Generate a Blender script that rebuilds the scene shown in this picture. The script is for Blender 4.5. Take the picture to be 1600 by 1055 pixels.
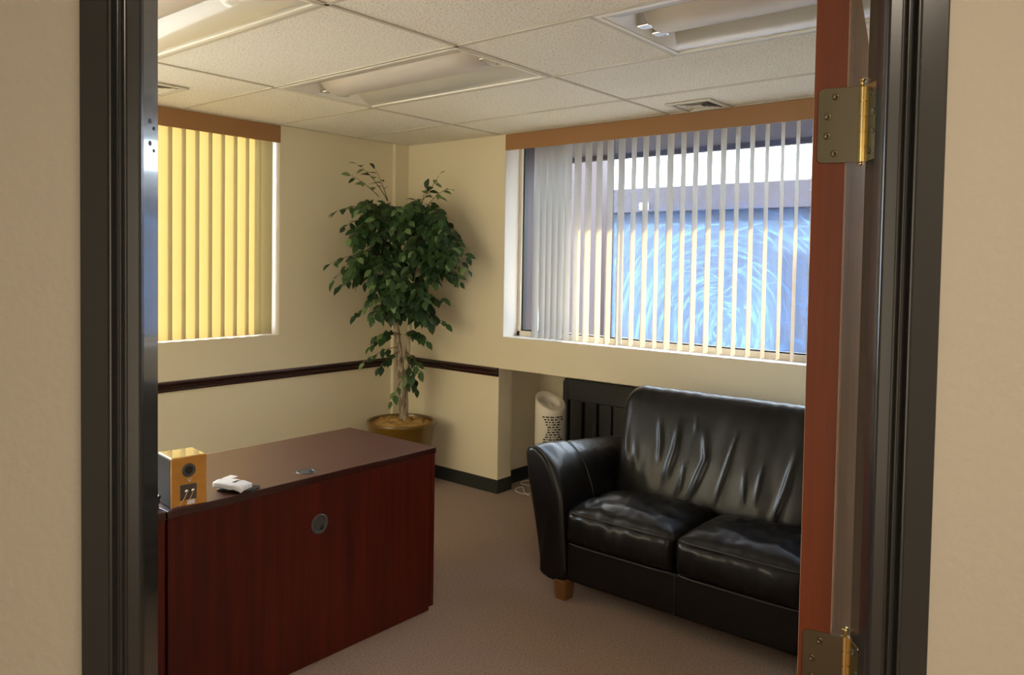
import bpy, bmesh, math, random
from mathutils import Vector, Matrix, noise

# ---------------------------------------------------------------- clear
for o in list(bpy.data.objects):
    bpy.data.objects.remove(o, do_unlink=True)
SC = bpy.context.scene
COL = SC.collection
PI = math.pi
R = math.radians

# ---------------------------------------------------------------- camera
YAW = R(39.6592)
FPX, CY, PITCH, ROLL, HC = 1220.56, 453.19, R(2.0285), R(0.9161), 1.5276
cd = bpy.data.cameras.new('camera')
cam = bpy.data.objects.new('camera', cd)
COL.objects.link(cam)
cd.sensor_fit = 'HORIZONTAL'
cd.sensor_width = 36.0
cd.lens = FPX / 1600 * 36.0
cd.shift_y = (CY - 527.5) / 1600.0
cd.clip_start = 0.05
_F = Vector((math.cos(YAW) * math.cos(PITCH), math.sin(YAW) * math.cos(PITCH), -math.sin(PITCH)))
_R = Vector((math.sin(YAW), -math.cos(YAW), 0))
_U = _R.cross(_F)
_R2 = _R * math.cos(ROLL) + _U * math.sin(ROLL)
_U2 = -_R * math.sin(ROLL) + _U * math.cos(ROLL)
cam.matrix_world = Matrix(((_R2.x, _U2.x, -_F.x, 0), (_R2.y, _U2.y, -_F.y, 0), (_R2.z, _U2.z, -_F.z, HC), (0, 0, 0, 1)))
SC.camera = cam

# ---------------------------------------------------------------- colour management
SC.view_settings.view_transform = 'Standard'
SC.view_settings.look = 'None'
SC.view_settings.gamma = 1.0
SC.view_settings.use_curve_mapping = False
SC.view_settings.exposure = 1.12
SC.cycles.max_bounces = 12
SC.cycles.diffuse_bounces = 6
SC.cycles.glossy_bounces = 4
SC.cycles.transmission_bounces = 6
SC.cycles.transparent_max_bounces = 12
SC.cycles.sample_clamp_indirect = 6.0

# ---------------------------------------------------------------- sky and sun
SKY_STRENGTH = 8.0
SUN_STRENGTH = 17.0
SUN_AZ, SUN_EL = R(52), R(15.7)
w = bpy.data.worlds.new('sky')
SC.world = w
w.use_nodes = True
bg = w.node_tree.nodes['Background']
bg.inputs[0].default_value = (0.80, 0.90, 1.0, 1)
bg.inputs[1].default_value = SKY_STRENGTH
sl = bpy.data.lights.new('sun', 'SUN')
sl.energy = SUN_STRENGTH
sl.color = (1.0, 0.89, 0.70)
sl.angle = R(0.6)
sun = bpy.data.objects.new('sun', sl)
COL.objects.link(sun)
_sd = Vector((math.cos(SUN_AZ) * math.cos(SUN_EL), math.sin(SUN_AZ) * math.cos(SUN_EL), math.sin(SUN_EL)))
sun.rotation_euler = _sd.to_track_quat('Z', 'Y').to_euler()
sun.location = _sd * 12

# ---------------------------------------------------------------- materials
MATS = {}


def nt(name):
    m = bpy.data.materials.new(name)
    m.use_nodes = True
    n = m.node_tree.nodes
    return m, n, m.node_tree.links, n['Principled BSDF']


def mat(name, col, rough=0.5, metal=0.0, spec=0.5, coat=0.0, coat_rough=0.05, bump=None, vary=None, sheen=0.0):
    """col linear rgb; bump=(scale,strength,dist); vary=(scale vec, amount, second colour)"""
    m, n, l, p = nt(name)
    p.inputs['Base Color'].default_value = (*col, 1)
    p.inputs['Roughness'].default_value = rough
    p.inputs['Metallic'].default_value = metal
    p.inputs['Specular IOR Level'].default_value = spec
    p.inputs['Coat Weight'].default_value = coat
    p.inputs['Coat Roughness'].default_value = coat_rough
    p.inputs['Sheen Weight'].default_value = sheen
    tc = n.new('ShaderNodeTexCoord')
    if vary:
        mp = n.new('ShaderNodeMapping')
        mp.inputs['Scale'].default_value = vary[0]
        l.new(tc.outputs['Object'], mp.inputs[0])
        nz = n.new('ShaderNodeTexNoise')
        nz.inputs['Scale'].default_value = 1.0
        nz.inputs['Detail'].default_value = 5.0
        nz.inputs['Roughness'].default_value = 0.65
        l.new(mp.outputs[0], nz.inputs['Vector'])
        cr = n.new('ShaderNodeValToRGB')
        cr.color_ramp.elements[0].position = 0.5 - vary[1]
        cr.color_ramp.elements[1].position = 0.5 + vary[1]
        cr.color_ramp.elements[0].color = (*col, 1)
        cr.color_ramp.elements[1].color = (*vary[2], 1)
        l.new(nz.outputs['Fac'], cr.inputs[0])
        l.new(cr.outputs[0], p.inputs['Base Color'])
    if bump:
        nb = n.new('ShaderNodeTexNoise')
        nb.inputs['Scale'].default_value = bump[0]
        nb.inputs['Detail'].default_value = 4.0
        l.new(tc.outputs['Object'], nb.inputs['Vector'])
        bp = n.new('ShaderNodeBump')
        bp.inputs['Strength'].default_value = bump[1]
        bp.inputs['Distance'].default_value = bump[2]
        l.new(nb.outputs['Fac'], bp.inputs['Height'])
        l.new(bp.outputs[0], p.inputs['Normal'])
    MATS[name] = m
    return m


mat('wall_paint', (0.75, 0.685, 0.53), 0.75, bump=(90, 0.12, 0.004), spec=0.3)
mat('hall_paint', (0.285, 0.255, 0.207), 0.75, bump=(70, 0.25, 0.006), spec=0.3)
mat('white_paint', (0.62, 0.57, 0.52), 0.5)
mat('dark_frame', (0.017, 0.0165, 0.0155), 0.24, spec=0.45, bump=(35, 0.05, 0.002))
mat('jamb_paint', (0.017, 0.0165, 0.0155), 0.2, spec=0.6, coat=1.0, coat_rough=0.06)
mat('rail_wood', (0.030, 0.010, 0.010), 0.3, coat=0.3, coat_rough=0.2)
mat('base_rubber', (0.022, 0.026, 0.024), 0.45)
mat('valance_wood', (0.34, 0.18, 0.08), 0.55, spec=0.3)
mat('vinyl_frame', (0.74, 0.70, 0.60), 0.4)
mat('gasket', (0.01, 0.01, 0.012), 0.5)
mat('door_wood', (0.080, 0.0145, 0.0022), 0.4, spec=0.3, coat=0.06, coat_rough=0.12,
    vary=((60, 60, 1.6), 0.22, (0.110, 0.021, 0.003)))
mat('door_face_glare', (0.62, 0.44, 0.30), 0.75, spec=0.1,
    vary=((90, 90, 1.4), 0.18, (0.44, 0.28, 0.18)))
mat('brass', (0.78, 0.64, 0.33), 0.2, metal=1.0)
mat('dull_brass', (0.13, 0.115, 0.08), 0.3, metal=1.0)
mat('screw_dark', (0.10, 0.08, 0.05), 0.35, metal=1.0)
mat('carpet', (0.165, 0.096, 0.066), 0.95, spec=0.1, sheen=0.3,
    vary=((130, 130, 130), 0.12, (0.31, 0.195, 0.14)), bump=(420, 0.6, 0.004))
mat('grid_metal', (0.56, 0.53, 0.46), 0.45)
mat('fixture_white', (0.80, 0.78, 0.72), 0.35, coat=0.3, coat_rough=0.1)
mat('reflector', (0.55, 0.54, 0.50), 0.3, spec=0.5, coat=0.7, coat_rough=0.03)
mat('shield', (0.62, 0.58, 0.55), 0.4)
mat('chrome', (0.75, 0.75, 0.74), 0.18, metal=1.0)
mat('vent_metal', (0.62, 0.60, 0.54), 0.4)
mat('vent_dark', (0.05, 0.06, 0.08), 0.4)
mat('mahogany', (0.030, 0.0034, 0.002), 0.36, spec=0.3, coat=0.06, coat_rough=0.15,
    vary=((34, 34, 1.3), 0.20, (0.082, 0.009, 0.0045)))
mat('mahogany_top', (0.060, 0.018, 0.012), 0.42, coat=0.3, coat_rough=0.32,
    vary=((2.2, 30, 30), 0.25, (0.085, 0.028, 0.018)))
mat('mahogany_edge', (0.032, 0.007, 0.005), 0.25, coat=0.6, coat_rough=0.15)
mat('grommet_plastic', (0.05, 0.047, 0.047), 0.42)
mat('black', (0.006, 0.006, 0.006), 0.5)
mat('leather', (0.0048, 0.0042, 0.004), 0.38, spec=0.24, coat=0.2, coat_rough=0.16, bump=(160, 0.16, 0.003))
mat('leather_piping', (0.030, 0.026, 0.022), 0.35)
mat('leg_wood', (0.13, 0.055, 0.014), 0.4, coat=0.2)
mat('purifier_plastic', (0.70, 0.66, 0.58), 0.38)
mat('cord_white', (0.66, 0.63, 0.58), 0.45)
mat('slat_black', (0.035, 0.038, 0.046), 0.4)
mat('pot_glaze', (0.13, 0.078, 0.009), 0.28, coat=0.4, coat_rough=0.15,
    vary=((5, 5, 5), 0.25, (0.15, 0.075, 0.008)))
mat('moss', (0.30, 0.17, 0.045), 0.95, vary=((70, 70, 70), 0.2, (0.48, 0.31, 0.11)))
mat('trunk_bark', (0.62, 0.54, 0.42), 0.8, vary=((45, 45, 14), 0.15, (0.13, 0.09, 0.06)), bump=(60, 0.5, 0.01))
mat('twig', (0.10, 0.055, 0.025), 0.7)
mat('speaker_black', (0.008, 0.007, 0.007), 0.55, spec=0.2)
mat('speaker_veneer', (0.50, 0.24, 0.035), 0.35, coat=0.35, coat_rough=0.12,
    vary=((14, 14, 40), 0.22, (0.40, 0.17, 0.022)))
mat('speaker_top', (0.42, 0.33, 0.16), 0.12, coat=1.0, coat_rough=0.03)
mat('terminal_grey', (0.06, 0.055, 0.05), 0.4)
mat('silver', (0.72, 0.70, 0.66), 0.25, metal=1.0)
mat('copper_wire', (0.55, 0.26, 0.12), 0.35)
mat('purple_wire', (0.05, 0.025, 0.07), 0.4)
mat('white_plastic', (0.70, 0.71, 0.76), 0.3)
mat('ink', (0.02, 0.02, 0.03), 0.5)
mat('dark_pouch', (0.014, 0.014, 0.012), 0.5, spec=0.25)
mat('porch_paint', (0.026, 0.015, 0.018), 0.6, vary=((1, 1.0, 24), 0.3, (0.020, 0.012, 0.014)))
mat('porch_wood', (0.038, 0.021, 0.024), 0.6, vary=((8, 8, 1.5), 0.3, (0.028, 0.015, 0.017)))
mat('siding', (0.015, 0.018, 0.026), 0.7, vary=((1.2, 1.2, 1.2), 0.25, (0.024, 0.026, 0.034)))
mat('ground_gravel', (0.22, 0.19, 0.16), 0.9, vary=((9, 9, 9), 0.2, (0.14, 0.12, 0.1)))
mat('plaster_ext', (0.40, 0.35, 0.28), 0.85)
mat('bush_leaf', (0.16, 0.24, 0.06), 0.5)


def tile_material():
    m, n, l, p = nt('ceiling_tile')
    tc = n.new('ShaderNodeTexCoord')
    nz = n.new('ShaderNodeTexNoise')
    nz.inputs['Scale'].default_value = 120
    nz.inputs['Detail'].default_value = 3
    nz.inputs['Roughness'].default_value = 0.6
    l.new(tc.outputs['Object'], nz.inputs['Vector'])
    cr = n.new('ShaderNodeValToRGB')
    e = cr.color_ramp.elements
    e[0].position = 0.33
    e[0].color = (0.55, 0.49, 0.43, 1)
    e[1].position = 0.47
    e[1].color = (0.86, 0.845, 0.785, 1)
    l.new(nz.outputs['Fac'], cr.inputs[0])
    l.new(cr.outputs[0], p.inputs['Base Color'])
    p.inputs['Roughness'].default_value = 0.9
    p.inputs['Specular IOR Level'].default_value = 0.15
    bp = n.new('ShaderNodeBump')
    bp.inputs['Strength'].default_value = 0.35
    bp.inputs['Distance'].default_value = 0.004
    l.new(nz.outputs['Fac'], bp.inputs['Height'])
    l.new(bp.outputs[0], p.inputs['Normal'])
    MATS['ceiling_tile'] = m


tile_material()


def translucent_material(name, col, tcol, mix, rough=0.45):
    m, n, l, p = nt(name)
    p.inputs['Base Color'].default_value = (*col, 1)
    p.inputs['Roughness'].default_value = rough
    p.inputs['Specular IOR Level'].default_value = 0.3
    t = n.new('ShaderNodeBsdfTranslucent')
    t.inputs[0].default_value = (*tcol, 1)
    mx = n.new('ShaderNodeMixShader')
    mx.inputs[0].default_value = mix
    l.new(p.outputs[0], mx.inputs[1])
    l.new(t.outputs[0], mx.inputs[2])
    l.new(mx.outputs[0], n['Material Output'].inputs[0])
    MATS[name] = m


translucent_material('vane_vinyl', (0.56, 0.55, 0.54), (0.27, 0.185, 0.070), 0.40)
translucent_material('vane_vinyl_dim', (0.36, 0.31, 0.22), (0.185, 0.128, 0.042), 0.40)  # same vinyl, darkened in colour to tone down its backlit glow
for nm, c in (('leaf_dark', (0.026, 0.062, 0.028)), ('leaf_mid', (0.050, 0.110, 0.042)), ('leaf_light', (0.17, 0.27, 0.11))):
    translucent_material(nm, c, tuple(min(1, x * 1.6) for x in c), 0.25, 0.32)


def glass_material(name, smear):
    """clear pane: sees through, a grazing reflection, and (when smear) a film of dried cleaning residue in swirls, with blue haze painted in"""
    m, n, l, p = nt(name)
    n.remove(p)
    out = n['Material Output']
    tr = n.new('ShaderNodeBsdfTransparent')
    tr.inputs[0].default_value = (0.93, 0.96, 0.97, 1)
    gl = n.new('ShaderNodeBsdfGlossy')
    gl.inputs['Roughness'].default_value = 0.02
    fr = n.new('ShaderNodeFresnel')
    fr.inputs[0].default_value = 1.35
    mx = n.new('ShaderNodeMixShader')
    l.new(fr.outputs[0], mx.inputs[0])
    l.new(tr.outputs[0], mx.inputs[1])
    l.new(gl.outputs[0], mx.inputs[2])
    last = mx
    if smear:
        tc = n.new('ShaderNodeTexCoord')
        # arcs: noise stretched along circles about the wiping centres
        def mth(op, a, c=None):
            q = n.new('ShaderNodeMath')
            q.operation = op
            for k, x in enumerate((a, c)):
                if x is None:
                    continue
                if isinstance(x, (int, float)):
                    q.inputs[k].default_value = x
                else:
                    l.new(x, q.inputs[k])
            return q.outputs[0]

        def arcs(cy, cz, fr_, fa, seed, lo, hi):
            sp_ = n.new('ShaderNodeSeparateXYZ')
            l.new(tc.outputs['Object'], sp_.inputs[0])
            dy, dz = mth('SUBTRACT', sp_.outputs[1], cy), mth('SUBTRACT', sp_.outputs[2], cz)
            r = mth('SQRT', mth('ADD', mth('MULTIPLY', dy, dy), mth('MULTIPLY', dz, dz)))
            cb = n.new('ShaderNodeCombineXYZ')
            l.new(mth('MULTIPLY', r, fr_), cb.inputs[0])
            l.new(mth('MULTIPLY', mth('ARCTAN2', dz, dy), fa), cb.inputs[1])
            cb.inputs[2].default_value = seed
            z = n.new('ShaderNodeTexNoise')
            z.inputs['Scale'].default_value = 1.0
            z.inputs['Detail'].default_value = 4.0
            z.inputs['Roughness'].default_value = 0.6
            l.new(cb.outputs[0], z.inputs['Vector'])
            q = n.new('ShaderNodeMapRange')
            q.inputs[1].default_value, q.inputs[2].default_value = lo, hi - 0.06
            l.new(z.outputs['Fac'], q.inputs[0])
            return q.outputs[0]

        a1 = arcs(0.42, -0.55, 40, 1.3, 0.0, 0.52, 0.78)
        a2 = arcs(0.05, -0.70, 36, 1.2, 4.0, 0.54, 0.80)
        a3 = arcs(0.70, -0.60, 44, 1.6, 9.0, 0.56, 0.82)
        nz = n.new('ShaderNodeTexNoise')
        nz.inputs['Scale'].default_value = 2.4
        nz.inputs['Detail'].default_value = 5
        l.new(tc.outputs['Object'], nz.inputs['Vector'])
        sp2 = n.new('ShaderNodeSeparateXYZ')
        l.new(tc.outputs['Object'], sp2.inputs[0])
        sunlit_zone = n.new('ShaderNodeMapRange')        # film painted only below the eave's shadow line, where sun lights it
        sunlit_zone.inputs[1].default_value, sunlit_zone.inputs[2].default_value = 0.24, 0.10
        l.new(sp2.outputs[2], sunlit_zone.inputs[0])
        tot = mth('MULTIPLY', mth('ADD', mth('MAXIMUM', mth('MAXIMUM', a1, a2), a3), mth('MULTIPLY', nz.outputs['Fac'], 0.52)), sunlit_zone.outputs[0])
        cr = n.new('ShaderNodeMapRange')
        cr.inputs[1].default_value, cr.inputs[2].default_value = 0.12, 1.05
        cr.inputs[3].default_value, cr.inputs[4].default_value = 0.11, 0.66
        l.new(tot, cr.inputs[0])
        film = n.new('ShaderNodeBsdfTranslucent')
        film.inputs[0].default_value = (0.072, 0.160, 0.38, 1)  # blue of the sky-lit haze is put into the residue colour
        mx2 = n.new('ShaderNodeMixShader')
        l.new(cr.outputs[0], mx2.inputs[0])
        l.new(mx.outputs[0], mx2.inputs[1])
        l.new(film.outputs[0], mx2.inputs[2])
        last = mx2
    l.new(last.outputs[0], out.inputs[0])
    MATS[name] = m


glass_material('clear_glass', False)
glass_material('smeared_glass', True)


# ---------------------------------------------------------------- mesh helpers
class MB:
    def __init__(s):
        s.v, s.f, s.mi = [], [], []
        s.cur = 0

    def add(s, vs, fs):
        b = len(s.v)
        s.v += [tuple(x) for x in vs]
        s.f += [tuple(i + b for i in q) for q in fs]
        s.mi += [s.cur] * len(fs)
        return s

    def box(s, x0, x1, y0, y1, z0, z1, T=None):
        vs = [(x, y, z) for x in (x0, x1) for y in (y0, y1) for z in (z0, z1)]
        if T:
            vs = [T(*q) for q in vs]
        return s.add(vs, [(0, 1, 3, 2), (4, 6, 7, 5), (0, 4, 5, 1), (2, 3, 7, 6), (0, 2, 6, 4), (1, 5, 7, 3)])

    def prism(s, poly, a, b, fn):
        """poly list of 2D pts; fn(p,q,t) -> xyz, t runs a..b"""
        n = len(poly)
        vs = [fn(p[0], p[1], a) for p in poly] + [fn(p[0], p[1], b) for p in poly]
        fs = [(i, (i + 1) % n, n + (i + 1) % n, n + i) for i in range(n)]
        fs += [tuple(reversed(range(n))), tuple(range(n, 2 * n))]
        return s.add(vs, fs)

    def grid(s, nu, nv, fn, closeu=False, closev=False):
        vs = [fn(i, j) for i in range(nu) for j in range(nv)]
        fs = []
        for i in range(nu if closeu else nu - 1):
            for j in range(nv if closev else nv - 1):
                i2, j2 = (i + 1) % nu, (j + 1) % nv
                fs.append((i * nv + j, i2 * nv + j, i2 * nv + j2, i * nv + j2))
        return s.add(vs, fs)

    def lathe(s, prof, c, n=32, T=None):
        def f(i, j):
            a = 2 * PI * i / n
            r, z = prof[j]
            q = (c[0] + r * math.cos(a), c[1] + r * math.sin(a), c[2] + z)
            return T(*q) if T else q
        return s.grid(n, len(prof), f, closeu=True)

    def tube(s, pts, r, n=8, cap=True):
        pts = [Vector(p) for p in pts]
        rs = r if isinstance(r, (list, tuple)) else [r] * len(pts)
        rings = []
        up = Vector((0, 0, 1))
        t0 = (pts[1] - pts[0]).normalized()
        if abs(t0.dot(up)) > 0.9:
            up = Vector((1, 0, 0))
        nrm = t0.cross(up).normalized()
        for i, p in enumerate(pts):
            t = (pts[min(i + 1, len(pts) - 1)] - pts[max(i - 1, 0)]).normalized()
            nrm = (nrm - t * nrm.dot(t)).normalized()
            bi = t.cross(nrm)
            rings.append([p + (nrm * math.cos(2 * PI * k / n) + bi * math.sin(2 * PI * k / n)) * rs[i] for k in range(n)])
        b = len(s.v)
        s.grid(len(pts), n, lambda i, j: rings[i][j], closev=True)
        if cap:
            s.f.append(tuple(b + k for k in range(n)))
            s.mi.append(s.cur)
            e = b + (len(pts) - 1) * n
            s.f.append(tuple(e + k for k in reversed(range(n))))
            s.mi.append(s.cur)
        return s

    def cyl(s, p0, p1, r, n=20):
        return s.tube([p0, p1], r, n)

    def build(s, name, mats, parent=None, smooth=False, bevel=0.0, seg=2, origin=None, angle=None):
        me = bpy.data.meshes.new(name)
        vs = s.v
        if origin:
            vs = [(x - origin[0], y - origin[1], z - origin[2]) for x, y, z in vs]
        me.from_pydata(vs, [], s.f)
        for m in (mats if isinstance(mats, (list, tuple)) else [mats]):
            me.materials.append(MATS[m])
        for p, k in zip(me.polygons, s.mi):
            p.material_index = k
        bm = bmesh.new()
        bm.from_mesh(me)
        bmesh.ops.recalc_face_normals(bm, faces=bm.faces)
        bm.to_mesh(me)
        bm.free()
        if smooth:
            me.shade_smooth()
            if angle:
                me.set_sharp_from_angle(angle=R(angle))
        o = bpy.data.objects.new(name, me)
        COL.objects.link(o)
        if origin:
            o.location = origin
        if bevel:
            b = o.modifiers.new('edge', 'BEVEL')
            b.width = bevel
            b.segments = seg
            b.limit_method = 'ANGLE'
            b.angle_limit = R(40)
        if parent:
            o.parent = parent
            if parent.type == 'EMPTY' and not origin:
                o.matrix_parent_inverse = Matrix.Translation(-parent.location) if parent.rotation_euler.z == 0 else parent_inv(parent)
            elif parent.type == 'EMPTY':
                o.location = Vector(origin) - parent.location
            elif parent.type == 'MESH':
                pass
        return o


def parent_inv(p):
    return (Matrix.Translation(p.location) @ p.rotation_euler.to_matrix().to_4x4()).inverted()


def tag(o, label=None, cat=None, group=None, kind=None):
    if label:
        o['label'] = label
    if cat:
        o['category'] = cat
    if group:
        o['group'] = group
    if kind:
        o['kind'] = kind
    return o


def thing(name, label, cat, loc=(0, 0, 0), group=None, kind=None):
    o = bpy.data.objects.new(name, None)
    o.empty_display_size = 0.05
    COL.objects.link(o)
    o.location = loc
    return tag(o, label, cat, group, kind)


def struct(o, label=None, cat=None):
    return tag(o, label, cat, None, 'structure')


cY, sY = math.cos(YAW), math.sin(YAW)


def DW(s, d, z):
    """doorway frame: s along the wall to the right, d through the doorway, z up"""
    return (d * cY + s * sY, d * sY - s * cY, z)


def rbox(cx, cy, cz, lx, ly, lz, r, n=(20, 20, 10), fn=None):
    """rounded box as a fine grid; fn(x,y,z,u,v,w) may displace"""
    bm = bmesh.new()
    V = {}
    hx, hy, hz = lx / 2, ly / 2, lz / 2

    def vert(i, j, k):
        key = (i, j, k)
        if key in V:
            return V[key]
        u, v, q = (2 * i / n[0] - 1), (2 * j / n[1] - 1), (2 * k / n[2] - 1)
        p = Vector((u * hx, v * hy, q * hz))
        c = Vector((max(-hx + r, min(hx - r, p.x)), max(-hy + r, min(hy - r, p.y)), max(-hz + r, min(hz - r, p.z))))
        d = p - c
        if d.length > 1e-9:
            p = c + d.normalized() * min(r, d.length) if d.length > r else p
        if fn:
            p = Vector(fn(p.x, p.y, p.z, u, v, q))
        V[key] = len(vs)
        vs.append((p.x + cx, p.y + cy, p.z + cz))
        return V[key]
    vs, fs = [], []
    X, Y, Z = n
    for i in range(X):
        for j in range(Y):
            for k in (0, Z):
                fs.append((vert(i, j, k), vert(i + 1, j, k), vert(i + 1, j + 1, k), vert(i, j + 1, k)))
    for i in range(X):
        for k in range(Z):
            for j in (0, Y):
                fs.append((vert(i, j, k), vert(i + 1, j, k), vert(i + 1, j, k + 1), vert(i, j, k + 1)))
    for j in range(Y):
        for k in range(Z):
            for i in (0, X):
                fs.append((vert(i, j, k), vert(i, j + 1, k), vert(i, j + 1, k + 1), vert(i, j, k + 1)))
    bm.free()
    return vs, fs


# ================================================================ SETTING
XR, YL, HCL = 3.881, 4.235, 2.354          # window wall, left wall, suspended ceiling
XB, YB = 0.255, -0.10                      # unseen back walls of the room
DH, DR = 1.10, 1.178                       # hall face and room face of the doorway wall

b = MB()
b.box(-3.2, 4.6, -3.2, 4.6, -0.08, 0.0)
struct(b.build('floor', 'carpet'), 'brown mauve cut-pile carpet across the office floor', 'floor')

# --- ceiling: tiles laid between the bars, light cells left open
GX, GY = 2.1937, 2.1139
rows = [GX + 0.61 * i for i in range(-4, 4)]
FIX = [(GX, GY, 0.61, 1.22), (GX - 1.22, GY, 0.61, 1.22), (GX, GY - 0.61 - 1.22, 0.61, 1.22)]
tiles, bars = MB(), MB()
BW = 0.0085


def bar(x0, x1, y0, y1):
    bars.box(x0, x1, y0, y1, HCL - 0.0005, HCL + 0.012)


for i, x in enumerate(rows):
    x0, x1 = max(x, XB), min(x + 0.61, XR)
    if x1 - x0 < 0.02:
        continue
    ys = [YB, GY - 0.61, GY, GY + 1.22, YL] if abs(x - GX) < 0.01 else [YB, GY - 1.22, GY, GY + 1.22, YL]
    for y0, y1 in zip(ys[:-1], ys[1:]):
        if any(abs(x - fx) < 0.02 and abs(y0 - fy) < 0.02 for fx, fy, _, _ in FIX):
            continue
        if abs(x - GX) < 0.01 and y0 == YB:
            tiles.box(x0, x1, y0, FIX[2][1], HCL + 0.004, HCL + 0.02)
            bar(x0, x1, FIX[2][1] - BW, FIX[2][1] + BW)
            continue
        tiles.box(x0, x1, y0, y1, HCL + 0.004, HCL + 0.02)
    for y in ys[1:-1]:
        bar(x0, x1, y - BW, y + BW)
    if XB < x < XR:
        bar(x - BW, x + BW, YB, YL)
for a in ((XB, XR, YL - 0.012, YL), (XR - 0.012, XR, YB, YL)):
    bar(*a)
ceil = struct(tiles.build('ceiling', 'ceiling_tile'), 'suspended ceiling of speckled fissured tiles in a thin metal grid', 'ceiling')
bars.build('ceiling_grid', 'grid_metal', ceil)

b = MB()
b.box(-3.3, 4.45, -3.3, 4.55, 2.62, 2.75)
struct(b.build('roof', 'plaster_ext'), 'flat roof over the office', 'roof')

# --- left wall with its window opening, widened out of view for more daylight
W1a, W1b, WZ0 = 0.45, 2.832, 1.046
b = MB()
b.box(W1b, XR + 0.2, YL, YL + 0.20, 0, 2.62)
b.box(XB - 0.1, W1a, YL, YL + 0.20, 0, 2.62)
b.box(W1a, W1b, YL, YL + 0.20, 0, WZ0)
b.box(W1a, W1b, YL, YL + 0.20, HCL + 0.01, 2.62)
struct(b.build('wall_left', 'wall_paint'), 'beige wall on the left with a dark chair rail', 'wall')

# --- window wall with window opening and the alcove under it
W2a, W2b = 0.30, 3.29
AY0, AY1, AZ = 0.85, 3.318, 0.831
b = MB()
b.box(XR, XR + 0.2, W2b, YL, AZ, 2.62)
b.box(XR, XR + 0.14, AY1, YL, 0, AZ)                 # pier
b.box(XR, XR + 0.2, W2a, W2b, AZ, 1.038)             # spandrel below the window
b.box(XR, XR + 0.2, W2a, W2b, HCL + 0.01, 2.62)
b.box(XR, XR + 0.2, YB - 0.1, W2a, AZ, 2.62)
b.box(XR, XR + 0.2, YB - 0.1, AY0, 0, AZ)
b.box(XR + 0.14, 4.52, AY1 + 0.09, AY1 + 0.17, 0, AZ)   # alcove side
b.box(XR + 0.2, 4.52, AY0 - 0.08, AY0, 0, AZ)
b.box(4.44, 4.52, AY0 - 0.08, AY1 + 0.17, 0, AZ)        # alcove back
b.box(XR + 0.2, 4.52, AY0 - 0.08, AY1 + 0.17, AZ, AZ + 0.06)
struct(b.build('wall_right', 'wall_paint'), 'beige window wall with a recessed alcove under the wide window', 'wall')

b = MB()
b.box(3.755, XR, 4.205, YL, 0, HCL)
struct(b.build('wall_corner', 'wall_paint'), 'slim beige column boxed into the far corner', 'wall')

# --- doorway wall, seen from the hall
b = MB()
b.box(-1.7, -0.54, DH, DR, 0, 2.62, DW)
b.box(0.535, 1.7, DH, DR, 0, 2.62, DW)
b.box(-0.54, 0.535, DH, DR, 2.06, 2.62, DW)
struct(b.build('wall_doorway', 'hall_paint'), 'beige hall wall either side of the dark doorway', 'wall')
# rest of the shell, outside the picture
b = MB()
b.box(XB - 0.1, XB, 1.54, YL + 0.1, 0, 2.62)
struct(b.build('wall_back', 'wall_paint'), 'beige office wall behind the desk end', 'wall')
b = MB()
b.box(1.62, XR, YB - 0.1, YB, 0, 2.62)
struct(b.build('wall_side', 'wall_paint'), 'beige office wall behind the open door', 'wall')
b = MB()
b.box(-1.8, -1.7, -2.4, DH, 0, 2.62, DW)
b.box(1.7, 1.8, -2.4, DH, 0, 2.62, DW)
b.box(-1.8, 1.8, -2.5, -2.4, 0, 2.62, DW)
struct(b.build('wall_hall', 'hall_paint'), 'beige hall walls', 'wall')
b = MB()
b.box(-1.8, 1.8, -2.5, DH, 2.55, 2.60, DW)
struct(b.build('ceiling_hall', 'fixture_white'), 'white hall ceiling', 'ceiling')

# --- unseen hall lamp, added overhead behind the camera to lift the brightness
hl = thing('added_ceiling_lamp', 'unseen flat white ceiling lamp added in the hall for brightness', 'ceiling light', DW(0.75, -0.45, 2.5))
b = MB()
b.box(0.13, 1.37, -0.77, -0.13, 2.515, 2.55, DW)
b.build('lamp_housing', 'fixture_white', hl)


def area_light(name, sx, sy, energy, col, loc, rot):
    ld = bpy.data.lights.new(name, 'AREA')
    ld.shape = 'RECTANGLE'
    ld.size, ld.size_y = sx, sy
    ld.energy = energy
    ld.color = col
    lo = bpy.data.objects.new(name, ld)
    COL.objects.link(lo)
    lo.location = loc
    lo.rotation_euler = rot


area_light('hall_lamp_light', 1.2, 0.6, 28, (1.0, 0.86, 0.68), DW(0.75, -0.45, 2.51), (0, 0, YAW - PI / 2))
# unseen glazed opening added behind the camera to brighten hall and room
gw = thing('added_hall_window', 'glazed opening added at the unseen end of the hall to brighten the room', 'window', DW(0, -2.4, 0), kind='structure')
b = MB()
for q in ((-1.2, -1.1, 0.05, 2.35), (1.1, 1.2, 0.05, 2.35), (-1.1, 1.1, 0.05, 0.15), (-1.1, 1.1, 2.25, 2.35), (-0.04, 0.04, 0.15, 2.25)):
    b.box(q[0], q[1], -2.4, -2.34, q[2], q[3], DW)
b.build('window_frame', 'dark_frame', gw, bevel=0.004)
area_light('hall_fill_light', 2.2, 2.1, 105, (1.0, 0.94, 0.84), DW(0, -2.36, 1.2), (PI / 2, 0, YAW - PI / 2 + PI))

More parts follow.
